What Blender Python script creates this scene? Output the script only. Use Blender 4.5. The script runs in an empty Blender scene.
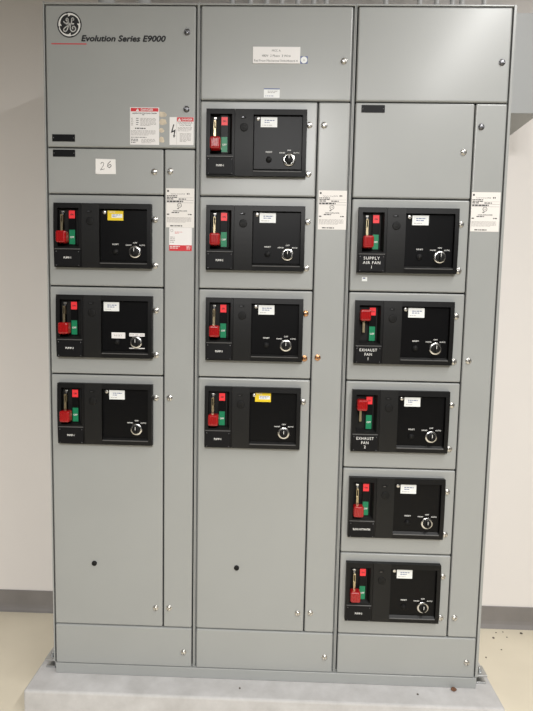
import bpy, bmesh, math, random
from mathutils import Vector
IN = 0.0254
TOP = 2.416            # world height of the zero line near the cabinet top
C = bpy.context.scene.collection
PI = math.pi

# ------------------------------------------------------------------ materials
MATS = {}
def new_mat(name, col, rough=.5, metal=0, spec=.5, noise=0, nscale=8, bump=0, bscale=200, coat=0, rvar=0):
    m = bpy.data.materials.new(name); m.use_nodes = True
    nt = m.node_tree; b = nt.nodes['Principled BSDF']
    b.inputs['Base Color'].default_value = (*col, 1)
    b.inputs['Roughness'].default_value = rough
    b.inputs['Metallic'].default_value = metal
    b.inputs['Specular IOR Level'].default_value = spec
    if coat: b.inputs['Coat Weight'].default_value = coat; b.inputs['Coat Roughness'].default_value = .22
    tc = nt.nodes.new('ShaderNodeTexCoord')
    if noise or rvar:
        n = nt.nodes.new('ShaderNodeTexNoise'); n.inputs['Scale'].default_value = nscale; n.inputs['Detail'].default_value = 6
        nt.links.new(tc.outputs['Object'], n.inputs['Vector'])
        if noise:
            r = nt.nodes.new('ShaderNodeMapRange')
            r.inputs['From Min'].default_value = .3; r.inputs['From Max'].default_value = .7
            r.inputs['To Min'].default_value = 1-noise; r.inputs['To Max'].default_value = 1+noise
            nt.links.new(n.outputs['Fac'], r.inputs['Value'])
            mx = nt.nodes.new('ShaderNodeVectorMath'); mx.operation = 'SCALE'
            mx.inputs[0].default_value = col
            nt.links.new(r.outputs['Result'], mx.inputs['Scale'])
            nt.links.new(mx.outputs['Vector'], b.inputs['Base Color'])
        if rvar:
            r2 = nt.nodes.new('ShaderNodeMapRange')
            r2.inputs['From Min'].default_value = .3; r2.inputs['From Max'].default_value = .7
            r2.inputs['To Min'].default_value = rough-rvar; r2.inputs['To Max'].default_value = rough+rvar
            nt.links.new(n.outputs['Fac'], r2.inputs['Value']); nt.links.new(r2.outputs['Result'], b.inputs['Roughness'])
    if bump:
        n = nt.nodes.new('ShaderNodeTexNoise'); n.inputs['Scale'].default_value = bscale; n.inputs['Detail'].default_value = 3
        nt.links.new(tc.outputs['Object'], n.inputs['Vector'])
        bp = nt.nodes.new('ShaderNodeBump'); bp.inputs['Strength'].default_value = bump; bp.inputs['Distance'].default_value = .001
        nt.links.new(n.outputs['Fac'], bp.inputs['Height']); nt.links.new(bp.outputs['Normal'], b.inputs['Normal'])
    MATS[name] = m
    return m
new_mat('grey_paint', (.345, .355, .347), .40, 0, .5, coat=.28, noise=.03, nscale=3, bump=.04, bscale=260, rvar=.05)
new_mat('dark_gap', (.02, .02, .022), .7)
new_mat('black_plastic', (.005, .005, .0053), .42, 0, .25, bump=.08, bscale=700)
new_mat('black_panel', (.004, .004, .0045), .34, 0, .15)
new_mat('black_column', (.008, .008, .008), .45, 0, .3, bump=.12, bscale=600)
new_mat('deep_black', (.004, .004, .004), .6, 0, .3)
new_mat('plate_black', (.004, .004, .005), .5, 0, .22)
new_mat('red_plastic', (.36, .006, .007), .25, 0, .5, coat=.3)
new_mat('red_flag', (.86, .035, .045), .4)
new_mat('green_flag', (.0, .20, .085), .4)
new_mat('brass', (.50, .42, .27), .35, 1)
new_mat('chrome', (.78, .78, .76), .16, 1)
new_mat('satin_steel', (.66, .64, .60), .3, .92)
new_mat('ring_chrome', (.62, .61, .59), .25, 1)
new_mat('lip_highlight', (.09, .09, .09), .4)  # lighter grey paints in the highlight on the rounded housing edge
new_mat('dark_steel_and_reflection', (.20, .20, .21), .35, 1)  # dark slots and screws; on whole latches, a dark reflection painted in
new_mat('steel_warm_reflection', (.70, .36, .17), .28, 1)  # latch steel with a warm reflection painted into its colour
new_mat('white_label', (.85, .83, .82), .45)
new_mat('cream_label', (.82, .79, .755), .45)
new_mat('sticker_white', (.84, .86, .85), .4)
new_mat('sticker_yellow', (.85, .62, .02), .4)
new_mat('white_ink', (.80, .80, .78), .5)
new_mat('black_ink', (.012, .012, .014), .5)
new_mat('grey_ink', (.36, .34, .33), .6)
new_mat('blue_ink', (.08, .12, .30), .5)
new_mat('red_ink', (.62, .02, .03), .4)
new_mat('glue', (.62, .54, .42), .6, noise=.2, nscale=60)
new_mat('paper', (.90, .88, .86), .7)
new_mat('galvanised', (.92, .92, .91), .22, .25, noise=.05, nscale=30)
new_mat('bracket_steel', (.55, .56, .56), .4, 1)
new_mat('box_grey', (.36, .37, .37), .45, noise=.02, nscale=4)
new_mat('wall_paint', (.80, .765, .735), .6, 0, .3, noise=.015, nscale=2.5, bump=.12, bscale=130)
new_mat('ceiling_paint', (.30, .29, .28), .8)
new_mat('vinyl_base', (.225, .21, .20), .5, noise=.08, nscale=9)
new_mat('rust', (.16, .075, .04), .9, noise=.4, nscale=300)
new_mat('grit', (.10, .085, .065), .9)

def floor_mat():
    m = new_mat('floor_epoxy', (.72, .62, .46), .38, 0, .45)
    nt = m.node_tree; b = nt.nodes['Principled BSDF']
    tc = nt.nodes.new('ShaderNodeTexCoord')
    n = nt.nodes.new('ShaderNodeTexNoise'); n.inputs['Scale'].default_value = 3; n.inputs['Detail'].default_value = 8
    v = nt.nodes.new('ShaderNodeTexNoise'); v.inputs['Scale'].default_value = 70; v.inputs['Detail'].default_value = 4
    for q in (n, v): nt.links.new(tc.outputs['Object'], q.inputs['Vector'])
    cr = nt.nodes.new('ShaderNodeValToRGB')
    cr.color_ramp.elements[0].position = .3; cr.color_ramp.elements[0].color = (.74, .67, .53, 1)
    cr.color_ramp.elements[1].position = .7; cr.color_ramp.elements[1].color = (.83, .76, .61, 1)
    nt.links.new(n.outputs['Fac'], cr.inputs['Fac'])
    cs = nt.nodes.new('ShaderNodeValToRGB')
    cs.color_ramp.elements[0].position = .20; cs.color_ramp.elements[0].color = (.5, .45, .4, 1)
    cs.color_ramp.elements[1].position = .26; cs.color_ramp.elements[1].color = (1, 1, 1, 1)
    nt.links.new(v.outputs['Fac'], cs.inputs['Fac'])
    mx = nt.nodes.new('ShaderNodeMix'); mx.data_type = 'RGBA'; mx.blend_type = 'MULTIPLY'; mx.inputs['Factor'].default_value = 1
    nt.links.new(cr.outputs['Color'], mx.inputs['A']); nt.links.new(cs.outputs['Color'], mx.inputs['B'])
    nt.links.new(mx.outputs['Result'], b.inputs['Base Color'])
floor_mat()
def pad_mat():
    m = new_mat('pad_concrete', (.6, .6, .58), .75, 0, .3, bump=.5, bscale=90)
    nt = m.node_tree; b = nt.nodes['Principled BSDF']
    tc = nt.nodes.new('ShaderNodeTexCoord')
    n = nt.nodes.new('ShaderNodeTexNoise'); n.inputs['Scale'].default_value = 9; n.inputs['Detail'].default_value = 9; n.inputs['Roughness'].default_value = .65
    nt.links.new(tc.outputs['Object'], n.inputs['Vector'])
    cr = nt.nodes.new('ShaderNodeValToRGB')
    cr.color_ramp.elements[0].position = .28; cr.color_ramp.elements[0].color = (.47, .46, .45, 1)
    cr.color_ramp.elements[1].position = .68; cr.color_ramp.elements[1].color = (.62, .61, .605, 1)
    nt.links.new(n.outputs['Fac'], cr.inputs['Fac']); nt.links.new(cr.outputs['Color'], b.inputs['Base Color'])
pad_mat()

# ------------------------------------------------------------------ text
_tc = {}
def raw_text(body, bold, shear, sp=1):
    key = (body, bold, shear, sp)
    if key in _tc: return _tc[key]
    cu = bpy.data.curves.new('t', 'FONT'); cu.body = body; cu.size = 1; cu.shear = shear; cu.offset = bold; cu.space_character = sp
    cu.resolution_u = 3; cu.fill_mode = 'FRONT'; cu.align_x = 'LEFT'
    ob = bpy.data.objects.new('t', cu); C.objects.link(ob)
    bpy.context.view_layer.update()
    me = bpy.data.meshes.new_from_object(ob.evaluated_get(bpy.context.evaluated_depsgraph_get()))
    v = [(p.co.x, p.co.y) for p in me.vertices]; f = [tuple(p.vertices) for p in me.polygons]
    bpy.data.objects.remove(ob); bpy.data.curves.remove(cu); bpy.data.meshes.remove(me)
    _tc[key] = (v, f)
    return v, f

# ------------------------------------------------------------------ mesh builder, in inches: x right, d out of the wall, z down
class MB:
    def __init__(s): s.v = []; s.f = []; s.fm = []; s.mats = []; s.sm = []
    def mi(s, m):
        if m not in s.mats: s.mats.append(m)
        return s.mats.index(m)
    def add(s, verts, faces, m, smooth=False):
        o = len(s.v); s.v += [tuple(p) for p in verts]; k = s.mi(m)
        for f in faces: s.f.append(tuple(o+i for i in f)); s.fm.append(k); s.sm.append(smooth)
        return s
    def bm(s, b, m, smooth=False):
        b.verts.ensure_lookup_table(); b.verts.index_update()
        s.add([v.co[:] for v in b.verts], [[v.index for v in f.verts] for f in b.faces], m, smooth); b.free(); return s
    def box(s, x0, x1, z0, z1, d0, d1, m, bev=0, seg=2, nz=1):
        b = bmesh.new(); bmesh.ops.create_cube(b, size=1)
        for v in b.verts:
            v.co = Vector((x0+(v.co.x+.5)*(x1-x0), d0+(v.co.y+.5)*(d1-d0), z0+(v.co.z+.5)*(z1-z0)))
        if nz > 1:
            es = [e for e in b.edges if abs(e.verts[0].co.z-e.verts[1].co.z) > 1e-6]
            bmesh.ops.subdivide_edges(b, edges=es, cuts=nz-1, use_grid_fill=True)
        if bev: bmesh.ops.bevel(b, geom=b.edges[:], offset=bev, segments=seg, affect='EDGES', profile=.5)
        return s.bm(b, m)
    def lathe(s, cx, cz, prof, m, n=24, axis='d', smooth=True):
        vs = []; fs = []
        for r, h in prof:
            for i in range(n):
                a = 2*PI*i/n
                if axis == 'd': vs.append((cx+r*math.cos(a), h, cz+r*math.sin(a)))
                else: vs.append((cx+r*math.cos(a), cz+r*math.sin(a), h))
        for j in range(len(prof)-1):
            for i in range(n):
                i2 = (i+1) % n; fs.append((j*n+i, (j+1)*n+i, (j+1)*n+i2, j*n+i2))
        fs.append(tuple(range(n))); fs.append(tuple((len(prof)-1)*n+i for i in reversed(range(n))))
        return s.add(vs, fs, m, smooth)
    def ring(s, cx, cz, r0, r1, d0, d1, m, a0=0, a1=360, n=32):
        vs = []; fs = []; full = abs(a1-a0) >= 360
        for i in range(n+1):
            a = math.radians(a0+(a1-a0)*i/n); c, q = math.cos(a), math.sin(a)
            vs += [(cx+r0*c, d0, cz+r0*q), (cx+r0*c, d1, cz+r0*q), (cx+r1*c, d1, cz+r1*q), (cx+r1*c, d0, cz+r1*q)]
        for i in range(n):
            for k in range(4):
                fs.append((4*i+k, 4*i+(k+1) % 4, 4*(i+1)+(k+1) % 4, 4*(i+1)+k))
        if not full: fs += [(0, 3, 2, 1), (4*n, 4*n+1, 4*n+2, 4*n+3)]
        return s.add(vs, fs, m)
    def prism(s, pts, d0, d1, m):
        n = len(pts)
        vs = [(x, d0, z) for x, z in pts]+[(x, d1, z) for x, z in pts]
        fs = [tuple(range(n)), tuple(reversed(range(n, 2*n)))]+[(i, i+n, (i+1) % n+n, (i+1) % n) for i in range(n)]
        return s.add(vs, fs, m)
    def stroke(s, pts, w, d, m, th=.012):
        # flat painted line through points, with round joints
        for (a, b) in zip(pts, pts[1:]):
            dx, dz = b[0]-a[0], b[1]-a[1]; L = math.hypot(dx, dz) or 1
            nx, nz = -dz/L*w/2, dx/L*w/2
            s.prism([(a[0]+nx, a[1]+nz), (b[0]+nx, b[1]+nz), (b[0]-nx, b[1]-nz), (a[0]-nx, a[1]-nz)], d, d+th, m)
        for p in pts[1:-1]: s.lathe(p[0], p[1], [(w/2, d), (w/2, d+th)], m, n=8, smooth=False)
        return s
    def tube(s, pts, r, m, n=12):
        vs = []; fs = []; P = [Vector(p) for p in pts]
        for i, p in enumerate(P):
            t = (P[min(i+1, len(P)-1)]-P[max(i-1, 0)]).normalized()
            u = t.orthogonal().normalized() if i == 0 else (u-t*u.dot(t)).normalized()
            w = t.cross(u)
            for k in range(n):
                a = 2*PI*k/n; vs.append(p+u*r*math.cos(a)+w*r*math.sin(a))
        for i in range(len(P)-1):
            for k in range(n):
                fs.append((i*n+k, i*n+(k+1) % n, (i+1)*n+(k+1) % n, (i+1)*n+k))
        fs += [tuple(reversed(range(n))), tuple((len(P)-1)*n+k for k in range(n))]
        return s.add(vs, fs, m, True)
    def text(s, body, x, z, h, d, m, align='c', w=None, bold=0, shear=0, sp=1):
        # h = cap height, z = baseline; w = total width when given
        v, f = raw_text(body, 0, shear, sp)
        if not v: return s
        hv, _ = raw_text('H', 0, 0); H = max(p[1] for p in hv)
        x0 = min(p[0] for p in v); x1 = max(p[0] for p in v)
        sc = h/H; sx = sc if w is None else w/(x1-x0)
        W = (x1-x0)*sx; ox = {'l': x, 'c': x-W/2, 'r': x-W}[align]
        e = bold*sc*1.1          # heavier strokes: the glyphs laid down again, slightly shifted
        for q, (ex, ez) in enumerate(((0, 0),) if not bold else ((-e, 0), (e, 0), (0, -e), (0, e), (-e*.7, -e*.7), (e*.7, e*.7))):
            s.add([(ox+(px-x0)*sx+ex, d+q*.003, z-py*sc+ez) for px, py in v], f, m)
        return s
    def greek(s, x0, x1, z0, z1, rows, d, m, seed=1, fill=.95, frac=.42):
        # rows of illegible fine print as short dashes
        R = random.Random(seed); st = (z1-z0)/rows; h = st*frac
        for i in range(rows):
            x = x0; end = x0+(x1-x0)*(fill if i < rows-1 else R.uniform(.4, .8))
            while x < end:
                l = min(R.uniform(.12, .42), end-x)
                if l > .03: s.add([(x, d, z0+i*st), (x+l, d, z0+i*st), (x+l, d, z0+i*st+h), (x, d, z0+i*st+h)], [(0, 3, 2, 1)], m)
                x += l+.07
        return s
    def warp(s, fn):
        s.v = [fn(*p) for p in s.v]; return s
    def build(s, name, parent=None, org=(0, 0, 0)):
        me = bpy.data.meshes.new(name)
        O = W(*org)
        me.from_pydata([W(*p)-O for p in s.v], [], s.f)
        for m in s.mats: me.materials.append(MATS[m])
        for p, k, q in zip(me.polygons, s.fm, s.sm): p.material_index = k; p.use_smooth = q
        b = bmesh.new(); b.from_mesh(me)
        flat = [f for f in b.faces]
        b.to_mesh(me); b.free(); me.validate()
        o = bpy.data.objects.new(name, me); C.objects.link(o)
        if parent: o.parent = parent
        else: o.location = O
        return o
def W(x, d, z): return Vector((x*IN, -d*IN, TOP-z*IN))
def thing(name, label, cat, org, group=None):
    o = bpy.data.objects.new(name, None); C.objects.link(o); o.empty_display_size = .05
    o.location = W(*org); tag(o, label, cat, group); return o
def tag(o, label, cat, group=None):
    o['label'] = label; o['category'] = cat
    if group: o['group'] = group
    return o
def struct(o): o['kind'] = 'structure'; return o
def clone(o, parent):
    c = o.copy(); C.objects.link(c); c.parent = parent; return c

# ------------------------------------------------------------------ room shell
def wbox(name, x0, x1, y0, y1, z0, z1, m, bev=0):
    b = MB().box(x0/IN, x1/IN, (TOP-z1)/IN, (TOP-z0)/IN, -y1/IN, -y0/IN, m, bev/IN)
    return b.build(name)
WALL_Y = .535; CEIL = 3.45; BACK = -3.2; PAD = .09
struct(wbox('wall_back', -3.5, 5.2, WALL_Y, WALL_Y+.15, -.02, CEIL, 'wall_paint'))
struct(wbox('floor', -3.5, 5.2, BACK, WALL_Y+.15, -.12, 0, 'floor_epoxy'))
struct(wbox('ceiling', -3.5, 5.2, BACK, WALL_Y+.15, CEIL, CEIL+.1, 'ceiling_paint'))
def cove_base(name, x0, x1):
    prof = [(0, .098), (.003, .100), (.005, .098), (.005, .030), (.008, .016), (.014, .006), (.020, .0005), (0, .0005)]
    m = MB(); n = len(prof)
    vs = [(x/IN, -(WALL_Y-a)/IN, (TOP-h)/IN) for x in (x0, x1) for a, h in prof]
    m.add(vs, [tuple(reversed(range(n))), tuple(range(n, 2*n))]+[(i, (i+1) % n, (i+1) % n+n, i+n) for i in range(n)], 'vinyl_base')
    return struct(m.build(name))
cove_base('baseboard_left', -3.5, -.0785)
cove_base('baseboard_right', 1.592, 5.2)

# concrete housekeeping pad
pad = wbox('concrete_pad', -.078, 1.591, -.096, WALL_Y-.0005, 0, PAD, 'pad_concrete', .007)
tag(pad, 'low pale grey concrete plinth under the row of cabinets', 'plinth')

# ------------------------------------------------------------------ small parts shared by everything
def latch(x, z, d, parent, org, m='satin_steel', ang=0, r=.36):
    b = MB()
    b.lathe(x, z, [(r*1.14, d), (r*1.14, d+.05), (r*1.0, d+.08)], m, 22)
    b.lathe(x, z, [(r*.94, d+.08), (r*.94, d+.16), (r*.84, d+.22), (r*.55, d+.255), (.001, d+.26)], m, 22)
    c, q = math.cos(ang), math.sin(ang); l, w = r*.82, r*.13
    b.prism([(x+c*l-q*w, z+q*l+c*w), (x-c*l-q*w, z-q*l+c*w), (x-c*l+q*w, z-q*l-c*w), (x+c*l+q*w, z+q*l-c*w)], d+.2, d+.268, 'dark_steel_and_reflection')
    return b.build('latch', parent, org)
def sheet(x0, x1, z0, z1, bev=.19):
    b = MB(); b.box(x0, x1, z0, z1, -.62, 0, 'grey_paint', bev, 3); return b
def black_plate(x0, x1, z0, z1, parent, org):
    b = MB(); b.box(x0, x1, z0, z1, 0, .07, 'plate_black', .02, 1)
    for x in (x0+.17, x1-.17): b.lathe(x, (z0+z1)/2, [(.07, .07), (.06, .1), (.001, .11)], 'dark_steel_and_reflection', 10)
    return b.build('nameplate', parent, org)

ROW = {0: .1, 12: 11.75, 18: 17.9, 24: 23.9, 36: 36.05, 48: 48.0, 60: 60.05, 72: 72.15, 84: 84.1, 90: 90.0}
G = .085
SPAN = {'L': (-.42, 19.84, -.06, 19.5), 'M': (19.87, 39.94, 20.2, 39.6), 'R': (39.97, 60.2, 40.3, 59.65)}
DOORX = {'L': 15.42, 'M': 35.46, 'R': 55.62}

def monogram(b, cx, cz, R, d):
    b.lathe(cx, cz, [(R, d), (R, d+.012)], 'black_ink', 48, smooth=False)
    b.ring(cx, cz, R*.81, R*.87, d+.012, d+.017, 'white_ink', n=48)
    for k in range(4):
        a0 = math.radians(-97+90*k); n = 12
        p = lambda r, a: (cx+R*r*math.cos(a), cz+R*r*math.sin(a))
        out = [p(.90, a0+math.radians(80)*i/n) for i in range(n+1)]
        inn = [p(.72+.12*(i/n)**.8, a0+math.radians(80)*i/n) for i in range(n+1)]
        for i in range(n): b.prism([out[i], out[i+1], inn[i+1], inn[i]], d+.012, d+.018, 'white_ink')
        b.prism([p(.74, a0), p(.63, a0-.03), p(.68, a0+.16), p(.74, a0+.22)], d+.012, d+.018, 'white_ink')
    q = lambda L: [(cx+(x-262)/218*R, cz+(z-255)/218*R) for x, z in L]
    for L in ([(222, 196), (206, 182), (206, 158), (222, 144), (238, 156), (242, 184), (238, 210)],
              [(160, 196), (172, 220), (200, 234), (228, 224), (246, 206), (254, 226), (246, 262), (236, 306), (216, 350), (190, 370), (162, 360), (158, 334), (178, 308), (212, 284), (250, 266), (278, 256)],
              [(200, 242), (240, 240), (290, 240), (345, 240)],
              [(322, 184), (336, 176), (340, 156), (326, 140), (308, 146), (300, 168), (304, 196), (296, 226), (280, 262), (274, 304), (284, 346), (312, 370), (346, 366), (370, 342), (370, 306), (348, 282), (322, 286), (312, 308), (326, 328)]):
        b.stroke(q(L), R*.085, d+.012, 'white_ink', .006)
def triangle_mark(b, cx, cz, h, d):
    b.prism([(cx-h*.6, cz+h/2), (cx+h*.6, cz+h/2), (cx, cz-h/2)], d, d+.004, 'white_label')
    b.text('!', cx, cz+h*.38, h*.55, d+.006, 'red_ink')

def danger_label(parent, org):
    b = MB(); x0, x1, z0, z1 = 10.95, 14.78, 12.72, 17.45
    b.box(x0, x1, z0, z1, 0, .02, 'white_label')
    b.box(x0+.1, x1-.1, z0+.08, z0+.52, .02, .026, 'red_ink')
    triangle_mark(b, x0+1.0, z0+.3, .36, .026)
    b.text('DANGER', x0+2.25, z0+.45, .28, .03, 'white_label', w=1.6, bold=.02)
    b.text('HAZARD OF ELECTRIC SHOCK OR BURN', (x0+x1)/2, z0+.82, .15, .024, 'black_ink', w=3.2, bold=.01)
    b.greek(x0+1.6, x0+2.3, z0+.9, z0+1.08, 1, .024, 'black_ink', 3)
    b.greek(x0+.15, x0+.45, z0+1.35, z0+2.4, 5, .024, 'grey_ink', 4)
    b.greek(x0+.8, x0+1.15, z0+1.35, z0+2.4, 4, .024, 'black_ink', 5, frac=.3)
    b.greek(x0+1.35, x1-.3, z0+1.35, z0+2.4, 7, .024, 'grey_ink', 6)
    b.greek(x0+.65, x1-.55, z0+2.58, z0+2.78, 1, .024, 'black_ink', 7, frac=.7)
    b.greek(x0+.12, x1-.3, z0+2.92, z0+3.6, 5, .024, 'grey_ink', 8)
    b.greek(x0+.12, x1-.2, z0+3.75, z0+3.92, 1, .024, 'black_ink', 9)
    b.greek(x0+.12, x0+1.1, z0+4.0, z0+4.6, 3, .024, 'black_ink', 10)
    b.greek(x0+1.5, x1-.4, z0+4.0, z0+4.6, 4, .024, 'grey_ink', 11)
    o = b.build('warning_label', parent, org); o['label'] = 'large white warning label with red DANGER band'
    b = MB(); R = random.Random(5)
    for cx, cz, rx, rz in ((15.2, 13.55, .62, .4), (15.25, 14.5, .58, .42), (15.05, 15.6, .42, .3), (15.1, 16.8, .45, .42)):
        b.prism([(max(14.8, cx+rx*R.uniform(.7, 1.1)*math.cos(2*PI*i/14)), cz+rz*R.uniform(.7, 1.1)*math.sin(2*PI*i/14)) for i in range(14)], 0, .008, 'glue')
    b.build('glue_residue', parent, org)
    b = MB(); x0, x1, z0, z1 = 16.15, 19.32, 13.9, 17.42
    b.box(x0, x1, z0, z1, 0, .02, 'white_label')
    b.box(x0+.98, x1-.02, z0+.02, z0+.55, .02, .026, 'red_ink')
    b.box(x0+.93, x0+.96, z0+.05, z1-.05, .02, .024, 'grey_ink')
    triangle_mark(b, x0+1.3, z0+.3, .36, .026)
    b.text('DANGER', x0+2.3, z0+.41, .22, .03, 'white_label', w=1.35, bold=.02)
    bx, bz = x0+.5, z0+.9
    b.prism([(bx, bz), (bx+.13, bz+.04), (bx-.1, bz+.85), (bx+.3, bz+.65), (bx+.17, bz+1.42), (bx+.28, bz+1.4), (bx+.08, bz+1.75), (bx-.06, bz+1.4), (bx+.04, bz+1.42), (bx+.1, bz+.95), (bx-.33, bz+1.12)], .02, .03, 'black_ink')
    b.text('HAZARDOUS', x0+2.05, z0+.83, .2, .024, 'black_ink', w=1.9)
    b.text('VOLTAGE', x0+2.05, z0+1.12, .2, .024, 'black_ink', w=1.5)
    b.greek(x0+1.1, x1-.1, z0+1.28, z0+1.85, 4, .024, 'grey_ink', 21)
    b.greek(x0+1.35, x1-.25, z0+2.05, z0+3.2, 8, .024, 'grey_ink', 22)
    o = b.build('warning_label', parent, org); o['label'] = 'small white warning label with red band and black lightning bolt'

def rating_label(parent, org, x0, x1, z0, z1):
    b = MB(); b.box(x0, x1, z0, z1, 0, .02, 'cream_label'); d = .024
    w = x1-x0; h = z1-z0
    b.lathe(x0+w*.07, z0+h*.07, [(.13, .02), (.13, .026)], 'black_ink', 16, smooth=False)
    b.text('Evolution Series E9000', x0+w*.42, z0+h*.155, .13, d, 'black_ink', w=w*.5)
    b.greek(x0+w*.74, x1-.12, z0+h*.12, z0+h*.16, 1, d, 'black_ink', 31, frac=.9)
    b.greek(x0+.1, x0+w*.42, z0+h*.18, z0+h*.3, 3, d, 'black_ink', 32, frac=.6)
    b.box(x0+.1, x1-.1, z0+h*.235, z0+h*.24, .02, d, 'grey_ink')
    b.greek(x0+w*.45, x1-.5, z0+h*.26, z0+h*.29, 1, d, 'black_ink', 33, frac=.8)
    b.box(x0+.08, x1-.08, z0+h*.3, z0+h*.308, .02, d, 'grey_ink')
    b.greek(x0+.1, x1-.1, z0+h*.315, z0+h*.355, 1, d, 'black_ink', 34, frac=.9)
    b.box(x0+.08, x1-.08, z0+h*.362, z0+h*.37, .02, d, 'grey_ink')
    b.ring(x0+w*.48, z0+h*.43, .24, .30, .02, d, 'black_ink', n=24)
    b.text('UL', x0+w*.48, z0+h*.45, .2, d, 'black_ink')
    b.greek(x0+w*.4, x0+w*.58, z0+h*.5, z0+h*.53, 1, d, 'black_ink', 39, frac=.8)
    b.text('MOTOR CONTROL CENTER', x0+w*.5, z0+h*.59, .14, d, 'black_ink', w=w*.5, bold=.01)
    b.greek(x0+w*.2, x0+w*.62, z0+h*.605, z0+h*.635, 1, d, 'black_ink', 35, frac=.8)
    b.greek(x0+.1, x0+.7, z0+h*.65, z0+h*.68, 1, d, 'black_ink', 36, frac=.9)
    b.greek(x1-.8, x1-.1, z0+h*.65, z0+h*.68, 1, d, 'black_ink', 37, frac=.9)
    b.greek(x0+.12, x1-.2, z0+h*.74, z0+h*.88, 6, d, 'grey_ink', 38)
    b.greek(x0+w*.15, x1-w*.12, z0+h*.945, z0+h*.975, 1, d, 'black_ink', 40, frac=.9)
    return b.build('rating_label', parent, org)

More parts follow.
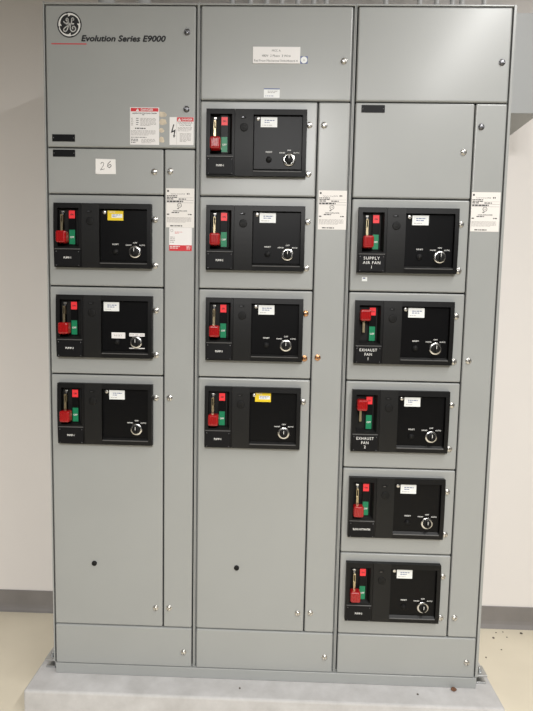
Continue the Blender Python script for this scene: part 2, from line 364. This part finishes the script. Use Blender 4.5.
# ------------------------------------------------------------------ the three cabinets
GROUP_C = 'control cabinet sections in a row'
CAB = {}
def cabinet(k, label):
    x0, x1, p0, p1 = SPAN[k]
    org = ((x0+x1)/2, -10, 90.0)
    t = thing('control_cabinet', label, 'electrical cabinet', org, GROUP_C); CAB[k] = t
    b = MB()
    # closed shell, 20 in deep, with front strips that show between the covers
    b.box(x0, x1, -.26, 89.95, -20, -.75, 'grey_paint')
    b.box(p0-.12, p1+.12, -.1, 89.95, -.75, -.70, 'dark_gap')
    b.box(x0, p0-.20, -.42, 89.95, -.75, -.10, 'grey_paint', .03, 1)
    b.box(p1+.20, x1, -.26, 89.95, -.75, -.10, 'grey_paint', .03, 1)
    b.box(p0-.20, p1+.20, -.26, -.06, -.75, -.10, 'grey_paint', .03, 1)
    b.build('enclosure', t, org)
    top_z = {'L': 18, 'M': 12, 'R': 12}[k]
    c = sheet(p0, p1, ROW[0], ROW[top_z]-G).build('top_cover', t, org)
    if k == 'L':
        latch(18.4, 3.35, 0, c, org, 'dark_steel_and_reflection', .3); latch(18.37, 12.9, 0, c, org, 'dark_steel_and_reflection', .3)  # both latches have a dark reflection painted into their metal
        b = MB(); monogram(b, 3.1, 2.52, 1.6, 0); b.build('emblem', c, org)
        b = MB(); b.text('Evolution Series E9000', 4.65, 4.53, .70, .012, 'black_ink', 'l', w=10.95, bold=.04, shear=.22)
        b.box(.7, 5.3, 4.82, 4.94, 0, .012, 'red_ink'); b.build('lettering', c, org)
        danger_label(c, org)
        black_plate(.62, 3.65, 16.25, 17.15, c, org)
    if k == 'M':
        latch(38.6, 6.75, 0, c, org)
        b = MB(); b.box(26.9, 32.98, 5.08, 7.12, 0, .08, 'white_label', .015, 1); d = .083
        b.text('MCC A', 29.9, 5.68, .24, d, 'black_ink', w=1.1)
        b.text('480V  3 Phase  3 Wire', 29.9, 6.32, .26, d, 'black_ink', w=3.7)
        b.text('Fed From Mechanical Switchboard A', 29.9, 6.92, .26, d, 'black_ink', w=5.6)
        o = b.build('sign', c, org); o['label'] = 'white engraved cabinet sign'
        b = MB(); b.box(33.02, 33.95, 6.2, 7.1, 0, .01, 'blue_ink'); b.lathe(33.48, 6.65, [(.42, .01), (.42, .02)], 'sticker_white', 24, smooth=False)
        b.text('A', 33.48, 6.8, .25, .024, 'grey_ink'); b.build('round_sticker', c, org)
        b = MB(); b.box(28.4, 30.45, 10.2, 11.35, 0, .012, 'sticker_white'); b.box(28.4, 30.45, 10.2, 10.32, .012, .016, 'blue_ink')
        b.greek(28.9, 30.3, 10.5, 10.85, 2, .016, 'grey_ink', 41); b.greek(28.6, 30.2, 11.1, 11.25, 1, .016, 'blue_ink', 42); b.build('small_sticker', c, org)
    if k == 'R': latch(58.65, 6.77, 0, c, org, 'dark_steel_and_reflection', .3)  # dark reflection put into the latch colour
    c = sheet(p0, p1, ROW[84]+G, ROW[90]).build('bottom_cover', t, org)
    latch({'L': 18.4, 'M': 38.5, 'R': 58.5}[k], 87.75, 0, c, org, ang=1.2)
    dx = DOORX[k]
    w = sheet(dx+G, p1, ROW[top_z]+G, ROW[84]-G).build('wireway_door', t, org)
    lx = dx+.85
    for i, z in enumerate({'L': (20.8, 51.0, 81.2), 'M': (14.73, 45.0, 81.2), 'R': (14.72, 45.0, 81.2)}[k]):
        m = 'satin_steel'
        if k == 'M' and i == 1: m = 'steel_warm_reflection'  # warm reflection painted into this latch
        if k == 'R' and i == 0: m = 'dark_steel_and_reflection'  # dark reflection painted into this latch
        latch(lx, z, 0, w, org, m, .3+i)
    if k == 'L':
        rating_label(w, org, 15.72, 19.45, 22.97, 28.05)
        b = MB(); x0, x1, z0, z1 = 16.15, 19.17, 28.07, 31.12; b.box(x0, x1, z0, z1, 0, .02, 'white_label')
        b.box(x0, x1, z1-.75, z1, .02, .026, 'red_ink')
        b.ring(x0+.35, z0+.38, .14, .19, .02, .024, 'grey_ink', n=16)
        b.greek(x0+.75, x0+1.8, z0+.55, z0+.85, 2, .024, 'red_ink', 51); b.greek(x0+.1, x0+.8, z0+1.2, z0+2.1, 4, .024, 'grey_ink', 52)
        b.greek(x0+.1, x0+1.5, z1-.62, z1-.2, 2, .03, 'white_label', 53); b.greek(x1-.7, x1-.15, z1-.6, z1-.15, 3, .03, 'white_label', 54)
        o = b.build('inspection_label', w, org); o['label'] = 'white label with red lower band'
        s = sheet(p0, dx-G, ROW[18]+G, ROW[24]-G).build('blank_door', t, org)
        latch(14.15, 20.9, 0, s, org, ang=.3); black_plate(.68, 3.65, 18.2, 19.1, s, org)
        b = MB(); n = 8
        P = [(6.35, 19.3), (9.0, 19.35), (9.05, 21.25), (6.55, 21.28), (6.35, 21.2)]
        b.prism(P, .015, .03, 'paper')
        b.prism([(6.35, 20.7), (6.95, 21.28), (6.35, 21.25)], .03, .09, 'paper')
        b.stroke([(7.0, 20.0), (7.2, 19.75), (7.45, 19.85), (7.4, 20.15), (7.0, 20.75), (7.55, 20.6)], .05, .03, 'black_ink')
        b.stroke([(8.35, 19.6), (8.0, 19.95), (7.95, 20.3), (8.2, 20.45), (8.45, 20.2), (8.3, 20.0), (8.05, 20.15)], .07, .03, 'black_ink')
        o = b.build('paper_note', s, org); o['label'] = 'white paper note with handwritten 26'
    if k == 'M': rating_label(w, org, 35.85, 39.55, 22.97, 28.0)
    if k == 'R':
        rating_label(w, org, 55.75, 59.45, 22.92, 27.95)
        s = sheet(p0, dx-G, ROW[12]+G, ROW[24]-G).build('blank_door', t, org)
        latch(54.4, 17.9, 0, s, org, 'satin_steel', ang=1.3); black_plate(41.05, 44.05, 12.15, 13.08, s, org)
    return t
cabinet('L', 'grey steel cabinet section at left with round black emblem and red DANGER labels')
cabinet('M', 'grey steel cabinet section in the middle with white sign on top cover')
cabinet('R', 'grey steel cabinet section at right end, with plain top cover, holding five starter units')

# channel under all three
org = (30, -10, 91.5)
ch = thing('base_channel', 'long grey steel channel between the cabinets and the concrete plinth', 'base channel', org)
b = MB()
b.box(-.1, 60.0, 90.05, 91.55, -2.0, .05, 'grey_paint', .05, 1); b.box(-.1, 60, 90.05, 91.55, -20, -18, 'grey_paint', .05, 1)
b.build('channel', ch, org)
for sx in (-1, 1):
    e = -.44 if sx < 0 else 60.22
    org = (e+sx*.9, -2.2, 91.56)
    t = thing('anchor_bracket', 'small steel anchor bracket on the plinth at the %s end of the cabinet row' % ('left' if sx < 0 else 'right'), 'bracket', org, 'anchor brackets on the plinth')
    b = MB(); B = lambda a, c, *r: b.box(*sorted((e+sx*a, e+sx*c)), *r)
    B(0, 1.75, 90.3, 90.55, -3.2, -1.0, 'bracket_steel', .03, 1); B(0, 1.6, 91.3, 91.56, -3.2, -1.0, 'bracket_steel', .03, 1)
    B(0, .22, 89.6, 91.56, -3.2, -1.0, 'bracket_steel', .02, 1); B(.22, 1.5, 90.55, 91.3, -3.2, -2.9, 'bracket_steel', .02, 1)
    b.build('channel_piece', t, org)
    b = MB(); b.lathe(e+sx*.95, -2.0, [(.36, 90.0), (.36, 90.3)], 'bracket_steel', 6, axis='z', smooth=False); b.lathe(e+sx*.95, -2.0, [(.17, 89.75), (.17, 90.0)], 'bracket_steel', 12, axis='z')
    b.build('bolt', t, org)

# ------------------------------------------------------------------ starter units
PD = .40
UG = 'starter units with red handles'
OFFX = {'L': 0.0, 'M': 20.02, 'R': 40.03}
PROTO = {}
def curve_front(x, d, z):
    # the moulded housing bulges slightly at mid height
    if d > .3:
        u = (z-5.4)/4.3; d = d*(1+.22*(max(0, 1-u*u))-.10)
    return (x, d, z)
def proto_parts():
    o0 = (7.6, 0, 12)
    P = {}
    k = 'black_plastic'
    b = MB(); n = 10; F = .80; A0, A1, Z0, Z1 = 1.05, 14.03, 1.15, 9.54
    # left bay frame
    b.box(A0, 1.58, Z0, Z1, 0, F, k, nz=n); b.box(4.40, 4.74, Z0, Z1, 0, F, k, nz=n)
    b.box(1.58, 4.40, Z0, 1.80, 0, F, k); b.box(1.58, 4.40, 6.9, Z1, 0, F, k, nz=4)
    b.box(1.58, 4.40, 1.80, 6.9, 0, .12, 'deep_black', nz=n)
    # sloped reveal to the right of the lever bay, and its lower sill
    b.add([(4.05, .12, 1.80), (4.41, F-.05, 1.80), (4.41, F-.05, 6.9), (4.05, .12, 6.9)], [(0, 1, 2, 3)], 'black_column')
    b.add([(1.58, .12, 6.5), (1.58, F-.05, 6.9), (4.40, F-.05, 6.9), (4.40, .12, 6.5)], [(0, 1, 2, 3)], 'black_column')
    b.box(1.2, 4.62, 7.1, 7.24, F-.02, F+.09, 'lip_highlight', .03, 1)
    # middle column
    b.box(4.78, 7.15, Z0, Z1, 0, F, 'black_column', nz=n)
    # right bay frame
    b.box(7.15, 13.50, Z0, 1.86, 0, F, k); b.box(7.15, 13.50, 8.95, Z1, 0, F, k)
    b.box(13.50, A1, Z0, Z1, 0, F, k, nz=n); b.box(7.15, 13.50, 1.86, 8.95, 0, .2, 'deep_black', nz=n)
    b.add([(7.2, .42, 8.62), (7.2, F, 8.95), (13.48, F, 8.95), (13.48, .42, 8.62)], [(0, 1, 2, 3)], 'black_column')
    b.box(7.2, 13.48, 8.88, 9.02, F-.1, F+.05, 'lip_highlight', .03, 1)  # edge highlight painted as a lighter grey strip
    b.warp(curve_front); P['housing'] = b.build('housing', None, o0)
    D = F*1.12-.02
    b = MB(); b.lathe(5.95, 3.5, [(.52, D-.08), (.52, D+.05), (.46, D+.07)], 'deep_black', 28); b.ring(5.95, 3.5, .33, .38, D+.07, D+.09, 'black_column', n=24)
    b.stroke([(5.78, 3.6), (5.83, 3.35), (5.95, 3.5), (6.05, 3.35), (6.13, 3.6)], .06, D+.07, 'black_column')
    P['emblem'] = b.build('emblem', None, o0)
    b = MB(); b.box(5.55, 6.2, 2.13, 2.33, D-.2, D+.01, 'deep_black'); b.box(5.63, 5.95, 2.2, 2.27, D-.1, D+.03, 'dark_steel_and_reflection'); P['slot'] = b.build('latch_slot', None, o0)
    b = MB(); b.box(7.22, 13.46, 1.92, 8.6, .12, PD, 'black_panel', .04, 2); P['panel'] = b.build('control_panel', None, o0)
    b = MB(); b.lathe(7.72, 2.25, [(.26, PD), (.26, PD+.04), (.16, PD+.08), (.001, PD+.085)], 'satin_steel', 18); P['screw'] = b.build('screw', None, o0)
    b = MB(); b.lathe(9.2, 7.38, [(.38, PD), (.38, PD+.12), (.32, PD+.14)], 'plate_black', 24); b.lathe(9.2, 7.38, [(.27, PD+.14), (.27, PD+.2), (.2, PD+.24), (.001, PD+.25)], 'deep_black', 24)
    P['reset'] = b.build('reset_button', None, o0)
    b = MB(); b.text('RESET', 9.2, 6.5, .17, PD+.004, 'white_ink', w=.85, bold=.02); P['reset_text'] = b.build('lettering', None, o0)
    b = MB(); b.text('HAND', 10.93, 6.57, .16, PD+.004, 'white_ink', w=.75, bold=.02); b.text('OFF', 11.82, 6.27, .16, PD+.004, 'white_ink', w=.52, bold=.02); b.text('AUTO', 12.75, 6.57, .16, PD+.004, 'white_ink', w=.75, bold=.02)
    P['hoa_text'] = b.build('lettering', None, o0)
    b = MB(); cx, cz = 11.82, 7.38
    b.lathe(cx, cz, [(.82, PD), (.82, PD+.16), (.78, PD+.2), (.62, PD+.24), (.58, PD+.24)], 'ring_chrome', 32)
    P['selector'] = b.build('selector_switch', None, o0)
    b = MB(); b.lathe(cx, cz, [(.58, PD+.22), (.56, PD+.42), (.5, PD+.45)], 'deep_black', 28); b.box(cx-.15, cx+.15, cz-.5, cz+.5, PD+.4, PD+.72, 'deep_black', .06, 2)
    b.box(cx-.035, cx+.035, cz-.46, cz-.02, PD+.71, PD+.73, 'white_ink'); P['knob'] = b.build('knob', None, o0)
    b = MB(); b.box(2.9, 3.85, 1.85, 6.85, .12, .4, 'black_panel', .03, 1)
    P['indicator'] = b.build('position_indicator', None, o0)
    b = MB(); b.box(2.98, 3.78, 2.1, 3.12, .4, .42, 'red_flag'); b.text('ON', 3.38, 2.72, .2, .425, 'black_ink', w=.42, bold=.02); P['on'] = b.build('on_flag', None, o0)
    b = MB(); b.box(3.0, 3.77, 4.6, 6.5, .4, .42, 'green_flag'); b.text('OFF', 3.39, 5.68, .22, .425, 'white_ink', w=.55, bold=.02); P['off'] = b.build('off_flag', None, o0)
    # lever, down (off) and up (on): slotted brass blade and ribbed red grip
    for st, (g0, g1, s0, s1) in {'down': (4.85, 6.4, 2.15, 5.0), 'up': (2.35, 3.85, 3.7, 5.4)}.items():
        b = MB(); x0, x1 = 2.02, 2.34
        b.box(x0, x0+.1, s0+.5, s1, .45, .9, 'brass', .02, 1); b.box(x1-.1, x1, s0+.5, s1, .45, .9, 'brass', .02, 1)
        b.box(x0-.04, x1+.04, s0, s0+.22, .2, .5, 'satin_steel', .05, 2); b.box(x0+.02, x1-.02, s0+.22, s0+.6, .3, .6, 'dark_steel_and_reflection', .05, 2)
        b.box(x0, x1, s0+.5, s0+.68, .45, .92, 'brass', .03, 1); b.box(x0, x1, s1-1.3 if st == 'down' else s1-1.6, s1, .45, .94, 'brass', .02, 1)
        P['blade_'+st] = b.build('lever_blade', None, o0)
        b = MB(); b.box(1.62, 3.0, g0, g1, .45, 1.75, 'red_plastic', .26, 4)
        for i in range(4):
            x = 1.92+i*.23; b.box(x, x+.09, g0+.24, g1-.24, 1.73, 1.80, 'red_plastic', .03, 1)
        P['grip_'+st] = b.build('grip', None, o0)
    b = MB(); b.box(1.2, 4.6, 7.3, 9.4, 0, F*1.12+.04, 'plate_black', .04, 2); NP = F*1.12+.04
    for x, z in ((1.4, 9.32), (4.42, 7.5), (1.4, 7.5), (4.42, 9.32)): b.lathe(x, z, [(.07, NP), (.05, NP+.03), (.001, NP+.035)], 'dark_steel_and_reflection', 10)
    P['plate'] = b.build('nameplate', None, o0)
    P['plate_big'] = P['plate']
    for o in P.values(): pass
    return P, o0
P, O0 = proto_parts()
for o in set(P.values()): C.objects.unlink(o)
def put(key, parent, dz=0):
    c = P[key].copy(); C.objects.link(c); c.parent = parent; c.location = (0, 0, dz); return c

def unit(k, row, nxt, label, lines, lever='down', sticker=('white', 8.12, 10.25, 1.85, 3.1), reset=True, screw=True, taped=False, latches=(3.05, 9.1), lm='satin_steel', plug=False, tag_sticker=False, dx=0):
    x0, dz = OFFX[k]+dx, ROW[row]-row
    base = row+12+dz; tall = nxt-row > 13
    zb = ROW[nxt]-G
    org = (x0+7.6, 0, zb)
    t = thing('starter_unit', label, 'motor starter', org, UG)
    up = (zb-base)*IN          # the shared meshes sit 12 in below the row line
    if row in (12, 24): up -= .12*IN; dz += .12      # the two upper rows sit a touch lower on their doors
    z0 = row+dz
    p0 = SPAN[k][2]
    d = sheet(p0, DOORX[k]-G, ROW[row]+G, zb).build('door', t, org)
    for i, z in enumerate(latches):
        latch(x0+(14.5 if k == 'R' else 14.38), z0+z, 0, d, org, lm, .4+i*.9)
    if plug:
        b = MB(); b.lathe(x0+5.66, 74.9, [(.36, 0), (.36, .12), (.28, .2), (.001, .22)], 'deep_black', 20); b.build('hole_plug', d, org)
    if tag_sticker:
        b = MB(); b.box(x0+1.85, x0+2.55, z0+10.1, z0+10.65, 0, .01, 'sticker_white'); b.box(x0+1.97, x0+2.3, z0+10.18, z0+10.32, .01, .014, 'blue_ink'); b.build('small_sticker', d, org)
    h = put('housing', t, up); put('emblem', h); put('slot', h)
    pl = put('plate', h)
    b = MB(); n = len(lines); hz = .36 if n > 1 else .25
    for i, (s, w) in enumerate(lines):
        zz = z0+7.3+(.58+i*.58 if n > 1 else 1.13)
        b.text(s, x0+2.9, zz, hz, .94, 'white_ink', w=w, bold=.008 if n > 1 else .02, sp=1.2 if n > 1 else 1)
    pm = b.build('lettering', h, org); pm.location = (0, 0, -0.0)
    pm.location = (0, 0, -up)
    cp = put('panel', t, up)
    if screw: put('screw', cp)
    b = MB(); kind, a0, a1, b0, b1 = sticker; b0 += .2; b1 += .2; a0 -= .05; a1 -= .05
    if kind == 'white':
        b.box(x0+a0, x0+a1, z0+b0, z0+b1, .4, .41, 'sticker_white')
        b.greek(x0+a0+.5, x0+a1-.3, z0+b0+.35, z0+b0+.85, 2, .414, 'blue_ink', row+len(k), frac=.4)
        b.greek(x0+a0+.2, x0+a1-.2, z0+b1-.28, z0+b1-.12, 1, .414, 'grey_ink', row+3)
    else:
        b.box(x0+a0, x0+a1, z0+b0, z0+b1, .4, .41, 'sticker_yellow')
        b.box(x0+a0+.55, x0+a1-.12, z0+b0+.42, z0+b0+.9, .41, .414, 'sticker_white')
        b.greek(x0+a0+.65, x0+a1-.25, z0+b0+.5, z0+b0+.85, 2, .418, 'blue_ink', row)
        b.greek(x0+a0+.2, x0+a1-.2, z0+b0+.12, z0+b0+.3, 1, .414, 'white_label', row+1)
    so = b.build('sticker', cp, org); so.location = (0, 0, -up)
    if kind == 'yellow': so['label'] = 'yellow and white sticker'
    if reset:
        put('reset', cp)
        if taped:
            b = MB(); b.box(x0+8.45, x0+10.3, z0+6.1, z0+6.9, .4, .41, 'white_label'); b.text('RESET', x0+9.37, z0+6.62, .22, .414, 'grey_ink', w=1.1)
            o = b.build('lettering', cp, org); o.location = (0, 0, -up); o['label'] = 'white RESET tag'
        else: put('reset_text', cp)
    s = put('selector', cp); put('knob', s)
    if taped:
        b = MB(); b.box(x0+10.85, x0+12.95, z0+6.15, z0+6.6, .4, .41, 'white_label')
        for i, (q, w) in enumerate((('HAND', .55), ('OFF', .4), ('AUTO', .55))): b.text(q, x0+11.2+i*.68, z0+6.46, .15, .414, 'black_ink', w=w)
        o = b.build('lettering', cp, org); o.location = (0, 0, -up); o['label'] = 'white selector legend plate'
        b = MB(); b.box(x0+10.85, x0+12.95, z0+8.14, z0+8.26, .4, .41, 'white_label'); o = b.build('tape_strip', cp, org); o.location = (0, 0, -up)
    else: put('hoa_text', cp)
    ind = put('indicator', t, up); put('on', ind); put('off', ind)
    hd = put('blade_'+lever, t, up); put('grip_'+lever, hd)
    return t
PUMP = lambda n: [(f'PUMP-{n}', .98)]
unit('L', 24, 36, 'upper starter unit of the left cabinet, with yellow sticker on its black panel', PUMP(1), sticker=('yellow', 8.2, 10.3, 1.85, 3.1), dx=-.13)
unit('L', 36, 48, 'left cabinet starter unit with white RESET tag and white selector plate', [('PUMP-3', 1.1)], sticker=('white', 7.45, 9.55, 1.85, 3.05), screw=False, taped=True)
unit('L', 48, 84, 'lowest starter unit of the left cabinet, on a tall door with black plug', PUMP(1), reset=False, latches=(3.05, 33.25), plug=True)
unit('M', 12, 24, 'topmost starter unit of the middle cabinet, below the white sign', PUMP(1), latches=(2.85, 9.05))
unit('M', 24, 36, 'second starter unit from the top of the middle cabinet, left of its rating label', PUMP(2), dx=.08)
unit('M', 36, 48, 'third starter unit from the top of the middle cabinet, beside a latch with painted warm reflection', PUMP(3), lm='steel_warm_reflection', dx=.14)  # its latches carry a warm reflection in their colour
unit('M', 48, 84, 'lowest starter unit of the middle cabinet, tall door and yellow sticker', PUMP(4), dx=.12, sticker=('yellow', 7.9, 10.05, 1.7, 2.95), reset=False, latches=(3.1, 33.3), plug=True)
unit('R', 24, 36, 'right cabinet starter unit with nameplate reading SUPPLY AIR FAN 1', [('SUPPLY', 2.1), ('AIR FAN', 2.25), ('1', None)], tag_sticker=True)
unit('R', 36, 48, 'right cabinet starter unit reading EXHAUST FAN 1, red lever raised', [('EXHAUST', 2.3), ('FAN', .95), ('1', None)], lever='up')
unit('R', 48, 60, 'right cabinet starter unit reading EXHAUST FAN 2, red lever raised', [('EXHAUST', 2.3), ('FAN', .95), ('2', None)], lever='up')
unit('R', 60, 72, 'right cabinet starter unit just below EXHAUST FAN 2, red lever down', [('BLDG HOTWATER', 2.35)])
unit('R', 72, 84, 'lowest starter unit of the right cabinet, just above its bottom cover', PUMP(5))

# ------------------------------------------------------------------ conduits above the cabinets
CG = 'conduits rising from the cabinet tops'
ZC = (TOP-CEIL)/IN+.02
def conduit(x, r, y, label):
    d = -y; zt = -.26
    org = (x, d, zt); t = thing('conduit', label, 'conduit', org, CG)
    b = MB(); b.tube([(x, d, zt-.05), (x, d, (zt+ZC)/2), (x, d, ZC)], r, 'galvanised', 16); b.build('pipe', t, org)
    b = MB(); b.lathe(x, d, [(r*1.3, zt), (r*1.3, zt-.22), (r*1.18, zt-.26), (r*1.18, zt-1.0), (r*1.02, zt-1.1)], 'satin_steel', 16, axis='z'); b.build('connector', t, org)
ORD = ['first', 'second', 'third', 'fourth', 'fifth', 'sixth', 'seventh']
for x, r, lb in ((6.2, 1.15, 'thick galvanised conduit rising above the left cabinet, nearer its left side'), (11.4, .95, 'thick galvanised conduit rising above the left cabinet, nearer its right side')):
    conduit(x, r, 5.5, lb)
for i, x in enumerate((23.6, 26.1, 28.35, 30.4, 32.6, 34.8, 36.5)):
    conduit(x, .36, 5.5, f'{ORD[i]} thin galvanised conduit from the left above the middle cabinet')
for i, x in enumerate((44.6, 49.2, 51.5, 53.6, 54.9, 57.9)):
    conduit(x, .36, 5.5, f'{ORD[i]} thin galvanised conduit from the left above the right cabinet')

# grey box on the wall beside the right cabinet
zb = 2.176; X0, X1 = 1.535, 1.735; yf = .255; zt = 2.53
org = ((X0+X1)/2/IN, -WALL_Y/IN, (TOP-zb)/IN)
jb = thing('junction_box', 'plain light grey box on the wall, upper right beside the right cabinet', 'electrical box', org)
b = MB(); b.box(X0/IN, X1/IN, (TOP-zt)/IN, (TOP-zb)/IN, -WALL_Y/IN, -(yf+.004)/IN, 'box_grey', .06, 2); b.build('body', jb, org)
b = MB(); b.box(X0/IN, X1/IN, (TOP-zt)/IN, (TOP-zb)/IN, -(yf+.004)/IN, -yf/IN, 'box_grey', .05, 2); b.build('cover', jb, org)

# rust flake on the plinth and grit on the floor
R = random.Random(3)
def crumb(name, x, y, z, r, m, label, cat, group=None, flat=.5):
    bm_ = bmesh.new(); bmesh.ops.create_icosphere(bm_, subdivisions=2, radius=r)
    for v in bm_.verts: v.co = Vector((v.co.x*R.uniform(.8, 1.3), v.co.y*R.uniform(.8, 1.2), v.co.z*flat*R.uniform(.8, 1.2)))
    lo = min(v.co.z for v in bm_.verts)
    for v in bm_.verts: v.co.z -= lo
    me = bpy.data.meshes.new(name); bm_.to_mesh(me); bm_.free(); me.materials.append(MATS[m])
    o = bpy.data.objects.new(name, me); C.objects.link(o); o.location = (x, y, z); return tag(o, label, cat, group)
crumb('rust_flake', 1.440, -.014, PAD, .0095, 'rust', 'brown rust flake on the plinth against the right end of the grey channel', 'rust flake', flat=.5)
GP = 'grit specks on the floor and plinth'
GRIT = [(1.905, .485, .0055, 'largest dark speck of grit, on the cream floor near the right picture edge'), (1.766, .445, .0048, 'dark speck of grit on the cream floor close to the right cabinet corner'),
        (1.768, .364, .003, ''), (1.682, .308, .0035, ''), (1.793, .485, .003, ''), (1.827, .492, .003, ''), (1.829, .454, .003, ''), (1.639, .195, .0035, '')]
for x, y, r, q in GRIT:
    crumb('grit_speck', x, y, 0, r, 'grit', q or 'one of the tiniest grit specks on the cream floor right of the plinth', 'grit', GP)
for x, y, q in ((1.306, -.042, 'dark grit speck on the plinth left of the brown rust flake'), (.677, -.046, 'lone dark grit speck on the plinth below the middle cabinet')):
    crumb('grit_speck', x, y, PAD, .0035, 'grit', q, 'grit', GP)

# ------------------------------------------------------------------ light
def area(name, loc, sx, sy, watts, col=(1, .95, .88), rot=(0, 0, 0), spread=180):
    l = bpy.data.lights.new(name, 'AREA'); l.shape = 'RECTANGLE'; l.size = sx; l.size_y = sy; l.energy = watts; l.color = col; l.spread = math.radians(spread)
    o = bpy.data.objects.new(name, l); C.objects.link(o); o.location = loc; o.rotation_euler = rot; return o
WARM = (1, .985, .965)
area('ceiling_strip_light', (1.95, -1.7, 3.2), .06, 2.2, 55, WARM, spread=174)
area('ceiling_strip_light', (.4, -4.7, 3.3), .2, 2.4, 190, WARM, spread=170)
area('ceiling_strip_light', (1.1, -4.7, 3.3), .2, 2.4, 190, WARM, spread=170)
w = bpy.data.worlds.new('room_ambience'); bpy.context.scene.world = w; w.use_nodes = True
w.node_tree.nodes['Background'].inputs['Color'].default_value = (1, .96, .92, 1)
w.node_tree.nodes['Background'].inputs['Strength'].default_value = .05

# ------------------------------------------------------------------ camera
cd = bpy.data.cameras.new('camera'); cam = bpy.data.objects.new('camera', cd); C.objects.link(cam)
cam.location = (.795, -1.8253, 1.4437); cam.rotation_euler = (1.4794, -.0197, .028)
cd.sensor_width = 36; cd.lens = 534/711*36; cd.clip_start = .05
sc = bpy.context.scene; sc.camera = cam
sc.view_settings.view_transform = 'Standard'; sc.view_settings.look = 'None'
sc.view_settings.gamma = 1; sc.view_settings.use_curve_mapping = False
sc.view_settings.exposure = 0
